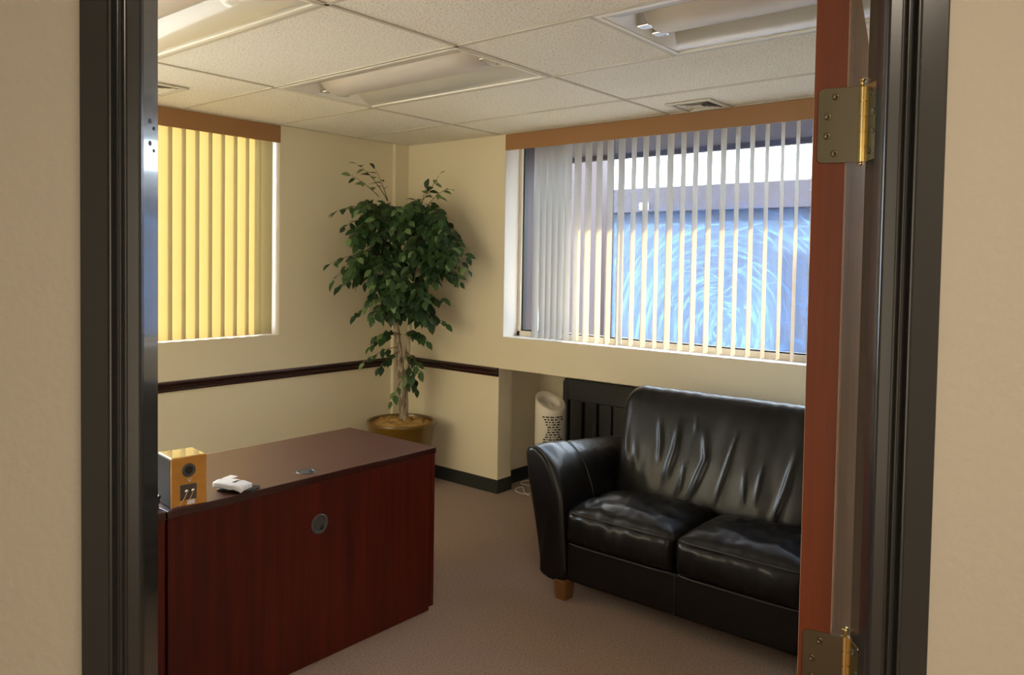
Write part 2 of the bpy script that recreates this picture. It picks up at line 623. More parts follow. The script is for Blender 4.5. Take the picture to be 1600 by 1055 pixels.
# --- chair rails
RP = [(0, 0.775), (0.010, 0.775), (0.013, 0.783), (0.009, 0.789), (0.017, 0.797), (0.017, 0.803), (0.010, 0.808),
      (0.020, 0.816), (0.022, 0.824), (0.019, 0.832), (0, 0.833)]
b = MB()
b.prism(RP, XB, 3.755, lambda p, q, t: (t, YL - p, q))
struct(b.build('trim_1', 'rail_wood'), 'dark reddish chair rail along the left wall', 'chair rail')
b = MB()
b.prism(RP, AY1 + 0.001, 4.205, lambda p, q, t: (XR - p, t, q))
struct(b.build('trim_2', 'rail_wood'), 'short dark chair rail from the corner to the alcove', 'chair rail')
# --- baseboards
BP = [(0, 0), (0.008, 0), (0.006, 0.084), (0.003, 0.09), (0, 0.09)]
b = MB()
b.prism(BP, XB, 3.755, lambda p, q, t: (t, YL - p, q))
struct(b.build('baseboard_left', 'base_rubber'), 'black rubber baseboard under the left wall', 'baseboard')
b = MB()
b.prism(BP, AY1 - 0.008, 4.205, lambda p, q, t: (XR - p, t, q))
b.prism(BP, XR - 0.008, XR + 0.14, lambda p, q, t: (t, AY1 - p, q))
b.prism(BP, XR + 0.14, 4.44, lambda p, q, t: (t, AY1 + 0.09 - p, q))
b.prism(BP, AY0, AY1 + 0.09, lambda p, q, t: (4.44 - p, t, q))
struct(b.build('baseboard_right', 'base_rubber'), 'black rubber baseboard round the pier and alcove', 'baseboard')

# ================================================================ DOORWAY
fr = thing('trim_3', 'dark brown moulded door frame around the doorway', 'door frame', (*DW(0, 1.1, 0)[:2], 0), kind='structure')


def casing(o, i):
    """profile from the outer edge o to the inner edge i (s), depth in front of the wall"""
    P = [(0, 0), (0, .017), (.02, .019), (.49, .019), (.52, .023), (.565, .023), (.59, .012), (.635, .010), (.655, .017),
         (.70, .018), (.72, .011), (.76, .010), (.78, .0145), (.97, .0125), (1.0, .010), (1.0, 0)]
    return [(o + (i - o) * t, DH - h) for t, h in P]


for o_, i_ in ((-0.599, -0.518), (0.594, 0.5135)):
    b = MB()
    b.prism(casing(o_, i_), 0, 2.14, lambda p, q, t: DW(p, q, t))
    b.build('casing', 'dark_frame', fr, bevel=0.0015)
b = MB()
b.box(-0.599, 0.594, DH - 0.018, DH, 2.06, 2.14, DW)
b.build('head_casing', 'dark_frame', fr, bevel=0.002)
b = MB()   # left jamb, its front part is the stop
b.box(-0.54, -0.535, DH, DR, 0, 2.06, DW)
b.box(-0.535, -0.523, DH, 1.154, 0, 2.05, DW)
lj = b.build('jamb', 'jamb_paint', fr, bevel=0.0012)
b = MB()
b.box(0.529, 0.536, DH, 1.184, 0, 2.06, DW)
b.box(0.517, 0.529, DH, 1.130, 0, 2.05, DW)
b.build('jamb', 'jamb_paint', fr, bevel=0.0012)
b = MB()
b.box(-0.535, 0.529, DH, DR, 2.05, 2.06, DW)
b.build('head_jamb', 'dark_frame', fr)
b = MB()
for z in (1.722, 1.690):
    b.cyl(DW(-0.5235, 1.128, z), DW(-0.5222, 1.128, z), 0.0035, 10)
    b.cyl(DW(-0.5235, 1.140, z - 0.009), DW(-0.5222, 1.140, z - 0.009), 0.0025, 10)
b.build('screw_plug', 'ink', fr)

# --- the open door leaf with its hinges
DA = R(26.6)
P0 = Vector((0.506, 1.200))                                  # corner of the hinge edge nearest the jamb
ED = Vector((-math.cos(DA), math.sin(DA)))                   # across the hinge edge, away from the jamb
DD = Vector((math.sin(DA), math.cos(DA)))                    # along the door


def DL(e, a, z):
    q = P0 + ED * e + DD * a
    return DW(q.x, q.y, z)


dr = thing('door_1', 'reddish wooden office door standing open into the room', 'door', DL(0.022, 0.5, 0), kind='structure')
T = 0.0475
b = MB()
b.box(0, T, 0.0, 1.02, 0.012, 2.03, DL)
b.f = b.f[:]
b.mi = [0] * 6
panel = b.build('door_leaf', ['door_wood', 'door_face_glare'], dr, bevel=0.0015)
for p in panel.data.polygons:                                # the two broad faces carry window glare painted as a paler colour
    c = Vector((0, 0, 0))
    for vi in p.vertices:
        c += panel.data.vertices[vi].co
    c /= len(p.vertices)
    for e in (0.0, T):
        if (c - Vector(DL(e, 0.51, 1.021))).length < 0.02:
            p.material_index = 1
b = MB()
b.lathe([(0.004, 0), (0.026, 0), (0.026, 0.006), (0.012, 0.012), (0.012, 0.03), (0.026, 0.04), (0.028, 0.055), (0.02, 0.066), (0.002, 0.068)],
        (0, 0, 0), 24, lambda x, y, z: DL(-z, 0.955 + x, 0.95 + y))
b.build('knob', 'brass', dr, smooth=True)


def hinge(z0):
    z1 = z0 + 0.114
    hg = MB()
    n5 = 5
    BC = (0.5262, 1.1945)
    for k in range(n5):                                      # knuckles
        a, c = z0 + 0.114 * k / n5 + 0.0009, z0 + 0.114 * (k + 1) / n5 - 0.0009
        hg.cyl(DW(BC[0], BC[1], a), DW(BC[0], BC[1], c), 0.0067, 24)
    hg.cyl(DW(BC[0], BC[1], z0 + 0.001), DW(BC[0], BC[1], z1 - 0.001), 0.0042, 16)
    knuckle = hg.build('hinge', 'brass', dr, smooth=True, angle=40)
    tag(knuckle, 'brass hinge barrel with its two leaves')
    m = MB()
    m.lathe([(0.0, 0.0135), (0.004, 0.013), (0.0062, 0.011), (0.0062, 0.009), (0.004, 0.0075), (0.003, 0.005), (0.0038, 0.0), (0, 0)],
            DW(BC[0], BC[1], z1), 20)
    m.lathe([(0.0, -0.006), (0.004, -0.005), (0.0045, 0), (0, 0)], DW(BC[0], BC[1], z0), 16)
    m.build('hinge_pin', 'brass', knuckle, smooth=True)
    # leaf let into the door edge
    r = 0.007
    poly = [(0.041 - r, z0), (0.041 - r * .3, z0 + r * .3), (0.041, z0 + r), (0.041, z1 - r), (0.041 - r * .3, z1 - r * .3), (0.041 - r, z1)]
    tongue = [(-0.0175, z1), (-0.0175, z0)]
    m = MB()
    m.prism(poly + tongue, -0.0022, 0.0004, lambda e, z, t: DL(e, t, z))
    m.build('door_plate', 'dull_brass', knuckle, bevel=0.0005)
    # leaf on the jamb
    m = MB()
    d0, d1 = 1.146, 1.193
    poly = [(d1, z0), (d0 + r, z0), (d0 + .3 * r, z0 + .3 * r), (d0, z0 + r), (d0, z1 - r), (d0 + .3 * r, z1 - .3 * r), (d0 + r, z1), (d1, z1)]
    m.prism(poly, 0.5272, 0.5294, lambda d, z, t: DW(t, d, z))
    m.build('jamb_plate', 'brass', knuckle, bevel=0.0005)
    m = MB()
    for e, f in ((0.016, 0.88), (0.027, 0.62), (0.027, 0.36), (0.016, 0.12)):
        z = z0 + 0.114 * f
        m.lathe([(0, 0.0006), (0.0018, 0.0005), (0.0022, 0.0012), (0.0044, 0.0016), (0.0052, 0.0006), (0.0052, -0.0006), (0, -0.0006)], (0, 0, 0), 18,
                lambda x, y, zz, e=e, z=z: DL(e + x, -0.0022 - zz, z + y))
    m.build('screw', 'screw_dark', knuckle, smooth=True)
    m = MB()
    for d, f in ((1.168, 0.88), (1.158, 0.62), (1.158, 0.36), (1.168, 0.12)):
        z = z0 + 0.114 * f
        m.lathe([(0, 0.0006), (0.0018, 0.0005), (0.0022, 0.0012), (0.0044, 0.0016), (0.0052, 0.0006), (0.0052, -0.0006), (0, -0.0006)], (0, 0, 0), 18,
                lambda x, y, zz, d=d, z=z: DW(0.5272 - zz, d + x, z + y))
    m.build('screw', 'screw_dark', knuckle, smooth=True)


hinge(1.688)
hinge(0.842)
hinge(0.19)

# ================================================================ WINDOWS
# window_1: left wall
wn = thing('window_1', 'narrower window in the left wall behind closed blinds, left bare over its unseen half to let in light', 'window', ((W1a + W1b) / 2, YL + 0.16, WZ0), kind='structure')
b = MB()
y0, y1 = YL + 0.14, YL + 0.19
b.box(W1a, W1b, y0, y1, WZ0, WZ0 + 0.04)
b.box(W1a, W1b, y0, y1, HCL - 0.04, HCL + 0.01)
b.box(W1a, W1a + 0.04, y0, y1, WZ0, HCL)
b.box(W1b - 0.04, W1b, y0, y1, WZ0, HCL)
b.build('window_frame', 'vinyl_frame', wn, bevel=0.003)
b = MB()
b.add([(q, YL + 0.165, z) for q in (W1a + 0.03, W1b - 0.03) for z in (WZ0 + 0.03, HCL - 0.03)], [(0, 1, 3, 2)])
b.build('window_pane', 'clear_glass', wn)
b = MB()
b.box(W1a, W1b, YL + 0.001, YL + 0.14, WZ0 - 0.002, WZ0 + 0.003)
b.box(W1b - 0.003, W1b + 0.0, YL + 0.001, YL + 0.14, WZ0, HCL)
b.build('window_reveal', 'white_paint', wn)

# window_2: wide window
wn = thing('window_2', 'wide window in the far wall with smeared glass', 'window', (4.05, (W2a + W2b) / 2, 1.038), kind='structure')
x0, x1 = 4.025, 4.085
MUL = 2.585
b = MB()
b.box(x0, x1, W2a, W2b, 1.038, 1.074)
b.box(x0, x1, W2a, W2b, HCL - 0.06, HCL + 0.01)
b.box(x0, x1, W2a, W2a + 0.03, 1.038, HCL)
b.box(x0, x1, W2b - 0.026, W2b, 1.038, HCL)
b.box(4.05, 4.075, MUL - 0.004, MUL + 0.004, 1.07, HCL - 0.05)
b.build('window_frame', 'vinyl_frame', wn, bevel=0.003)
b = MB()
for ya, yb in ((MUL + 0.004, W2b - 0.026), (W2a + 0.03, MUL - 0.004)):
    g = 0.008
    b.box(4.04, 4.07, ya, yb, 1.074, 1.074 + g)
    b.box(4.04, 4.07, yb - g * 1.4 if ya > MUL else yb - 0.002, yb, 1.074, HCL - 0.06)
b.build('gasket', 'gasket', wn)
b = MB()
b.add([(0, q, z) for q in ((MUL - W2b) / 2, (W2b - MUL) / 2) for z in (-0.635, 0.635)], [(0, 1, 3, 2)])
o = b.build('window_pane', 'clear_glass', None)
o.parent = wn
o.location = Vector((4.06, (MUL + W2b) / 2 - 0.01, 1.70)) - wn.location
b = MB()
b.add([(0, q, z) for q in ((W2a - MUL) / 2 + 0.02, (MUL - W2a) / 2 - 0.003) for z in (-0.635, 0.635)], [(0, 1, 3, 2)])
o = b.build('window_pane', 'smeared_glass', None)
o.parent = wn
o.location = Vector((4.06, (MUL + W2a) / 2, 1.70)) - wn.location
tag(o, 'pane covered in dried wiping swirls and painted blue haze')
b = MB()
b.box(XR + 0.001, x0, W2a, W2b, 1.034, 1.041)
b.box(XR + 0.001, x0, W2b - 0.003, W2b + 0.0, 1.041, HCL)
b.build('window_reveal', 'white_paint', wn)

# ================================================================ VERTICAL BLINDS


def vane_mesh(h, w=0.089, sag=0.007, n=9, T=0.0007):
    """one curved vinyl strip, hung from its top centre at the origin, width along local x"""
    m = MB()
    nz = 5
    m.grid(nz, n, lambda k, i: ((2 * i / (n - 1) - 1) * w / 2, sag * (1 - (2 * i / (n - 1) - 1) ** 2) - sag / 2, -h * k / (nz - 1)))
    return m


rng = random.Random(7)
# left blind: closed, backlit
bl = thing('vertical_blind', 'closed cream vertical blind under a tan wooden valance, left off the unseen half of the window for light', 'blind', ((W1a + W1b) / 2, YL + 0.05, WZ0))
b = MB()
b.box(W1a + 0.001, W1b - 0.001, YL - 0.004, YL + 0.008, 2.246, HCL - 0.002)
b.build('valance', 'valance_wood', bl, bevel=0.002)
b = MB()
b.box(W1a + 0.01, W1b - 0.012, YL + 0.035, YL + 0.075, 2.30, 2.335)
b.build('head_rail', 'fixture_white', bl)
vh = 2.300 - 1.056
proto = vane_mesh(vh, sag=0.020).build('vane', 'vane_vinyl_dim', None, smooth=True, angle=50)
xs = []
x = W1b - 0.062
while x > 1.80:                          # unseen far half gets no vanes, to let extra daylight in
    xs.append(x)
    x -= 0.0805
for k, x in enumerate(xs):
    o = proto if k == 0 else proto.copy()
    if k:
        COL.objects.link(o)
    o.parent = bl
    o.location = Vector((x, YL + 0.062, 2.300)) - bl.location
    o.rotation_euler = (0, 0, PI + R(-14 + rng.uniform(-1.5, 1.5)))

# right blind: vanes turned open
br = thing('vertical_blind', 'open cream vertical blind across the wide window above the sofa', 'blind', (XR + 0.05, (W2a + W2b) / 2, 1.04))
b = MB()
b.box(XR - 0.004, XR + 0.008, W2a + 0.001, W2b - 0.001, 2.25, HCL - 0.002)
b.build('valance', 'valance_wood', br, bevel=0.002)
b = MB()
b.box(XR + 0.035, XR + 0.075, W2a + 0.01, W2b - 0.012, 2.31, 2.34)
b.build('head_rail', 'fixture_white', br)
vys = [3.069, 3.02, 2.972, 2.924, 2.876, 2.826, 2.757, 2.679, 2.601, 2.524, 2.447, 2.365, 2.287, 2.210, 2.129, 2.050, 1.975, 1.894,
       1.815, 1.736, 1.657, 1.578, 1.497, 1.420, 1.341, 1.262, 1.183, 1.105, 1.026, 0.948, 0.87, 0.79, 0.71, 0.63, 0.55, 0.47, 0.39]
# how far each vane is turned: degrees of its face from the line of the room
vaz = [10, 9, 11, 9, 10, 9, 6, 7, 9, 8, 5, 12, 9, 13, 4, 9, 7, 6, 5, 8, 7, 8, 9, 8, 7, 8, 8, 9, 7, 8, 8, 8, 7, 8, 9, 8, 8]
proto = vane_mesh(2.300 - 1.048, sag=0.006).build('vane', 'vane_vinyl', None, smooth=True, angle=50)
for k, (y, az) in enumerate(zip(vys, vaz)):
    o = proto if k == 0 else proto.copy()
    if k:
        COL.objects.link(o)
    o.parent = br
    o.location = Vector((3.935, y, 2.300)) - br.location
    o.rotation_euler = (R(rng.uniform(-0.15, 0.15)), 0, R(az))

# ================================================================ CEILING LIGHTS


def troffer(fx, fy, label):
    t = thing('ceiling_light', label, 'ceiling light', (fx + 0.305, fy + 0.61, HCL), 'recessed fluorescent ceiling lights')
    x0, x1, y0, y1 = fx + 0.012, fx + 0.598, fy + 0.012, fy + 1.208
    cx = (x0 + x1) / 2
    z = HCL
    b = MB()                                    # flange
    f = 0.018
    for a in ((x0, x1, y0, y0 + f), (x0, x1, y1 - f, y1), (x0, x0 + f, y0 + f, y1 - f), (x1 - f, x1, y0 + f, y1 - f)):
        b.box(a[0], a[1], a[2], a[3], z - 0.002, z + 0.012)
    b.build('frame', 'fixture_white', t, bevel=0.001)
    for sgn in (-1, 1):                         # curved side reflectors
        b = MB()
        xe = cx + sgn * (0.293 - f)
        pts = []
        for k in range(15):
            s = k / 14
            pts.append((xe + (cx + sgn * 0.055 - xe) * s, z + 0.004 + 0.100 * s ** 2.1))

        def rf(i, j):
            px, pz = pts[j]
            yy = y0 + f + (y1 - y0 - 2 * f) * i / 12
            s = j / 14
            e = 0.085 * s                        # ends slope in
            yy = max(y0 + f + e, min(y1 - f - e, yy))
            return (px, yy, pz)
        b.grid(13, 15, rf)
        b.build('reflector', 'reflector', t, smooth=True)
    for sgn in (-1, 1):                         # sloping end wings
        b = MB()
        ye = y0 + f if sgn < 0 else y1 - f
        yi = ye - sgn * 0.085
        n = 14

        def ew(i, j):
            u = i / n * 2 - 1
            s = 1 - abs(u)
            zz = z + 0.004 + 0.100 * min(1.0, s * 1.25) ** 2.1
            return (cx + u * (0.293 - f), (ye if j == 0 else ye + (yi - ye) * min(1, s * 1.25)), z + 0.002 if j == 0 else zz)
        b.grid(n + 1, 2, ew)
        b.build('end_wing', 'fixture_white', t, smooth=True)
    b = MB()                                    # housing above, closes the recess
    b.box(x0, x1, y0, y1, z + 0.115, z + 0.125)
    for a in ((x0, x0 + 0.002, y0, y1), (x1 - 0.002, x1, y0, y1), (x0, x1, y0, y0 + 0.002), (x0, x1, y1 - 0.002, y1)):
        b.box(*a, z + 0.01, z + 0.12)
    b.build('housing', 'fixture_white', t)
    b = MB()                                    # half-round lamp shield
    ya, yb = y0 + 0.085, y1 - 0.085
    n = 20
    prof = []
    for k in range(n + 1):
        a = PI * k / n
        prof.append((cx - 0.118 * math.cos(a), z + 0.090 - 0.086 * math.sin(a) ** 0.8))

    def sh(i, j):
        px, pz = prof[j]
        return (px, ya + (yb - ya) * i / 6, pz)
    b.grid(7, n + 1, sh)
    sh_ = b.build('lamp_shield', 'shield', t, smooth=True)
    so = sh_.modifiers.new('thick', 'SOLIDIFY')
    so.thickness = 0.0015
    for yy, sg in ((ya, -1), (yb, 1)):
        b = MB()
        prof2 = [(cx + (p[0] - cx) * 0.97, p[1] + 0.001) for p in prof]
        b.prism(prof2, yy, yy + sg * 0.004, lambda p, q, tt: (p, tt, q))
        b.build('end_cap', 'fixture_white', t)
        for xa in (cx + 0.03, cx - 0.075):
            b = MB()
            b.box(xa, xa + 0.045, min(yy, yy + sg * 0.05), max(yy, yy + sg * 0.05), z + 0.012, z + 0.022)
            b.build('bracket', 'chrome', t, bevel=0.003)
    return t


troffer(*FIX[0][:2], 'recessed ceiling light in the middle of the ceiling, unlit')
troffer(*FIX[1][:2], 'recessed ceiling light cut off by the doorway, yellow ripples in its reflector')
troffer(*FIX[2][:2], 'recessed ceiling light nearest the open door, white stripes in its reflector')


def vent(cx, cy, h, label):
    t = thing('ceiling_vent', label, 'air vent', (cx, cy, HCL))
    z = HCL
    b = MB()
    for k, (a, c) in enumerate(((h, h * 0.80),)):
        for q in ((-a, a, -a, -c), (-a, a, c, a), (-a, -c, -c, c), (c, a, -c, c)):
            b.box(cx + q[0], cx + q[1], cy + q[2], cy + q[3], z - 0.006, z + 0.002)
    b.build('frame', 'vent_metal', t, bevel=0.002)
    b = MB()
    b.box(cx - h * .8, cx + h * .8, cy - h * .8, cy + h * .8, z + 0.001, z + 0.0035)
    b.build('duct', 'vent_dark', t)
    for a in (0.70, 0.54, 0.38):
        b = MB()
        o1, i1 = h * a, h * (a - 0.10)
        for s in (0, 1, 2, 3):
            c_, s_ = math.cos(s * PI / 2), math.sin(s * PI / 2)
            q = [(-o1, o1, -0.006), (o1, o1, -0.006), (i1, i1, 0.001), (-i1, i1, 0.001)]
            vs = [(cx + p[0] * c_ - p[1] * s_, cy + p[0] * s_ + p[1] * c_, z + p[2]) for p in q]
            vs += [(v[0], v[1], v[2] + 0.001) for v in vs]
            b.add(vs, [(0, 1, 2, 3), (4, 7, 6, 5), (0, 4, 5, 1), (1, 5, 6, 2), (2, 6, 7, 3), (3, 7, 4, 0)])
        b.build('louvre', 'vent_metal', t)
    b = MB()
    i1 = h * 0.22
    b.box(cx - i1, cx + i1, cy - i1, cy + i1, z - 0.006, z - 0.003)
    b.build('centre_plate', 'vent_metal', t)


vent(3.745, 1.872, 0.126, 'square ceiling vent directly above the wide window valance')
vent(1.815, 3.835, 0.14, 'square ceiling vent near the left wall, half hidden by the door frame')

# ================================================================ DESK
DKX0, DKX1, DKY0, DKY1, DKZ = 1.197, 2.392, 2.397, 2.985, 0.719


def desk_unit(x0, x1, label, seam):
    t = thing('desk', label, 'desk', ((x0 + x1) / 2, (DKY0 + DKY1) / 2, 0), None)
    b = MB()
    b.box(x0, x1, DKY0, DKY1, DKZ - 0.027, DKZ)
    b.mi = [1, 1, 1, 1, 1, 0]
    b.build('desk_top', ['mahogany_top', 'mahogany_edge'], t, bevel=0.0025)
    b = MB()
    b.box(x0 + 0.004, x1 - 0.028, DKY0 + 0.006, DKY0 + 0.024, 0.006, DKZ - 0.028)
    b.build('modesty_panel', 'mahogany', t, bevel=0.001)
    for xa in (x0 + 0.003, x1 - 0.027):
        b = MB()
        b.box(xa, xa + 0.025, DKY0 + (0.026 if xa < x1 - 0.1 else 0.004), DKY1 - 0.006, 0.022, DKZ - 0.028)
        b.build('end_panel', 'mahogany', t, bevel=0.001)
    for fx in (x0 + 0.06, x1 - 0.045):
        for fy in (DKY0 + 0.035, DKY1 - 0.04):
            b = MB()
            b.cyl((fx, fy, 0), (fx, fy, 0.023), 0.016, 16)
            b.build('foot_glide', 'black', t)
    return t


dk = desk_unit(DKX0, DKX1, 'mahogany desk with plain panel facing the doorway and a round cable grommet', True)


def grommet(parent, fn):
    g = MB()
    g.lathe([(0.026, -0.004), (0.026, 0.002), (0.031, 0.0045), (0.036, 0.004), (0.0385, 0.0012), (0.0385, -0.001)], (0, 0, 0), 36, fn)
    g.lathe([(0.0, 0.0035), (0.012, 0.0038), (0.026, 0.002)], (0, 0, 0), 36, fn)
    o = g.build('grommet', 'grommet_plastic', parent, smooth=True)
    g = MB()
    g.lathe([(0, 0.0046), (0.009, 0.0046), (0.0105, 0.003)], (0.011, -0.014, 0), 18, fn)
    g.build('cable_hole', 'black', o)


grommet(dk, lambda x, y, z: (1.785 + x, DKY0 + 0.006 - z, 0.531 + y))
grommet(dk, lambda x, y, z: (1.775 + x, 2.473 + y, DKZ + z * 0.8))
desk_unit(0.30, DKX0 - 0.004, 'mahogany desk section butted to the left, mostly hidden by the door frame', False)

# ================================================================ THINGS ON THE DESK
SA = R(-7)
SX, SYc = 1.279, 2.463


def SL(x, y, z):
    return (SX + x * math.cos(SA) - y * math.sin(SA), SYc + x * math.sin(SA) + y * math.cos(SA), DKZ + z)


sp = thing('loudspeaker', 'small bookshelf loudspeaker on the desk with gold back and bass port towards the doorway', 'speaker', SL(0, 0, 0))
hw, hd, hh = 0.058, 0.060, 0.163
b = MB()
b.box(-hw, hw, -hd + 0.004, hd, 0.002, hh - 0.004, SL)
b.build('cabinet', 'speaker_black', sp, bevel=0.004, seg=3)
b = MB()
b.box(-hw + 0.001, hw - 0.001, -hd + 0.004, hd - 0.001, hh - 0.006, hh, SL)
b.build('top_panel', 'speaker_top', sp, bevel=0.003)
b = MB()
b.box(-hw + 0.001, hw - 0.001, -hd, -hd + 0.006, 0.001, hh - 0.001, SL)
b.build('back_panel', 'speaker_veneer', sp, bevel=0.002)
b = MB()
b.lathe([(0.0135, 0.001), (0.0145, 0.003), (0.018, 0.004), (0.021, 0.003), (0.0225, 0.0), (0.0225, -0.002)], (0, 0, 0), 32,
        lambda x, y, z: SL(x - 0.001, -hd - z, 0.118 + y))
pt = b.build('bass_port', 'terminal_grey', sp, smooth=True)
b = MB()
b.lathe([(0, 0.0006), (0.0145, 0.0006), (0.0145, -0.001)], (0, 0, 0), 24, lambda x, y, z: SL(x - 0.001, -hd - z, 0.118 + y))
b.build('port_opening', 'black', pt)
b = MB()
b.box(-0.029, 0.024, -hd - 0.003, -hd, 0.022, 0.073, SL)
tp = b.build('terminal_plate', 'terminal_grey', sp, bevel=0.002)
for x in (-0.011, 0.009):
    b = MB()
    b.lathe([(0.0, 0.010), (0.0022, 0.010), (0.0028, 0.008), (0.0045, 0.0085), (0.006, 0.006), (0.006, 0.0), (0, 0)], (0, 0, 0), 20,
            lambda xx, y, z, x=x: SL(x + xx, -hd - 0.003 - z, 0.052 + y))
    b.build('binding_post', 'silver', tp, smooth=True)
b = MB()
b.lathe([(0.0035, 0.0), (0.0035, 0.002), (0.006, 0.002), (0.006, 0)], (0, 0, 0), 20, lambda x, y, z: SL(x + 0.001, -hd - z, 0.085 + y))
b.build('badge_ring', 'silver', sp, smooth=True)
b = MB()
b.box(-0.006, 0.018, -hd - 0.001, -hd, 0.006, 0.02, SL)
b.build('rating_sticker', 'white_plastic', sp)

b = MB()
for x, c in ((-0.011, -0.004), (0.009, 0.004)):
    pts = []
    ctrl = [SL(x, -hd - 0.010, 0.049), SL(x - 0.012, -hd - 0.017, 0.03), SL(x - 0.030, -hd - 0.013, 0.008), SL(-0.052 + c, -hd - 0.007, 0.0025), SL(-0.061 + c, -hd - 0.006, -0.012), SL(-0.064 + c * .5, -hd - 0.0045, -0.06)]
    C = [Vector(q) for q in ctrl]
    C = [C[0]] + C + [C[-1]]
    for i in range(1, len(C) - 2):
        for k in range(6):
            t = k / 6
            p0, p1, p2, p3 = C[i - 1], C[i], C[i + 1], C[i + 2]
            pts.append(0.5 * ((2 * p1) + (-p0 + p2) * t + (2 * p0 - 5 * p1 + 4 * p2 - p3) * t * t + (-p0 + 3 * p1 - 3 * p2 + p3) * t ** 3))
    b.cur = 0
    b.tube(pts[:12], 0.0011, 6)
    b.cur = 1
    b.tube(pts[11:], 0.0013, 6)
tag(b.build('speaker_wire', ['copper_wire', 'purple_wire'], None, smooth=True), 'thin twin wire from the loudspeaker terminals over the desk edge', 'wire')

b = MB()
for k in range(5):
    r = 0.034 - 0.003 * (k % 2)
    zz = DKZ + 0.006 + 0.008 * k
    prof = [(r + 0.0055 * math.cos(2 * PI * q / 10), 0.0055 * math.sin(2 * PI * q / 10)) for q in range(11)]
    b.lathe(prof, (1.158 + 0.0015 * k, 2.462, zz), 32)
tag(b.build('cable_coil', 'black', None, smooth=True), 'coil of black cable left of the loudspeaker, almost hidden by the door frame', 'cable')

# white packet on a dark pouch
def flat_frame(cx, cy, ang):
    ca, sa = math.cos(ang), math.sin(ang)
    return lambda x, y, z: (cx + x * ca - y * sa, cy + x * sa + y * ca, DKZ + z)


PO = flat_frame(1.478, 2.452, R(-55))
vs, fs = rbox(0, 0, 0, 0.125, 0.075, 0.008, 0.0035, (14, 10, 4), lambda x, y, z, u, v, q: (x, y, z + 0.0046 + 0.001 * noise.noise(Vector((x * 40, y * 40, 3)))))
b = MB()
b.add([PO(x, y, max(0.0005, z)) for x, y, z in vs], fs)
tag(b.build('pouch', 'dark_pouch', None, smooth=True), 'dark flat pouch on the desk under the white packet', 'pouch')
PL = flat_frame(1.447, 2.440, R(-72))
vs, fs = rbox(0, 0, 0, 0.122, 0.058, 0.017, 0.0022, (16, 10, 4),
              lambda x, y, z, u, v, q: (x, y, z + 0.0290 - 0.006 * max(0, u - 0.4) ** 2 * 2.5 - 0.005 * max(0, -v - 0.3) + 0.0025 * noise.noise(Vector((x * 60, y * 50, 9)))))
b = MB()
b.add([PL(x, y, z) for x, y, z in vs], fs)
wp = tag(b.build('packet', 'white_plastic', None, smooth=True), 'small white packet with black print lying on the dark pouch', 'packet')
b = MB()
for k in range(3):
    b.box(0.008, 0.024, -0.010 + 0.010 * k, -0.004 + 0.010 * k, 0.0377, 0.0388, PL)
b.build('print', 'ink', wp)
b = MB()
b.box(-0.062, -0.030, 0.020, 0.062, 0.0345, 0.0370, PL)
b.build('flap', 'white_plastic', wp, bevel=0.001)

# ================================================================ SOFA
YC = 1.489
sf = thing('sofa', 'dark brown leather sofa with flared arms below the wide window', 'sofa', (3.28, YC, 0))


def catmull(P, n, closed=True):
    out = []
    N = len(P)
    for i in range(N if closed else N - 1):
        p0, p1, p2, p3 = (P[(i - 1) % N], P[i], P[(i + 1) % N], P[(i + 2) % N]) if closed else (P[max(i - 1, 0)], P[i], P[i + 1], P[min(i + 2, N - 1)])
        for k in range(n):
            t = k / n
            out.append(tuple(0.5 * ((2 * p1[c]) + (-p0[c] + p2[c]) * t + (2 * p0[c] - 5 * p1[c] + 4 * p2[c] - p3[c]) * t * t + (-p0[c] + 3 * p1[c] - 3 * p2[c] + p3[c]) * t ** 3) for c in range(len(p1))))
    if not closed:
        out.append(tuple(P[-1]))
    return out


ARM = [(2.034, 0.085), (2.034, 0.25), (2.049, 0.43), (2.070, 0.505), (2.100, 0.575), (2.140, 0.628), (2.180, 0.658), (2.215, 0.672),
       (2.246, 0.666), (2.260, 0.640), (2.254, 0.580), (2.236, 0.482), (2.212, 0.375), (2.190, 0.275), (2.168, 0.165), (2.152, 0.085)]
arm_s = catmull(ARM, 3)
acy = sum(p[0] for p in arm_s) / len(arm_s)


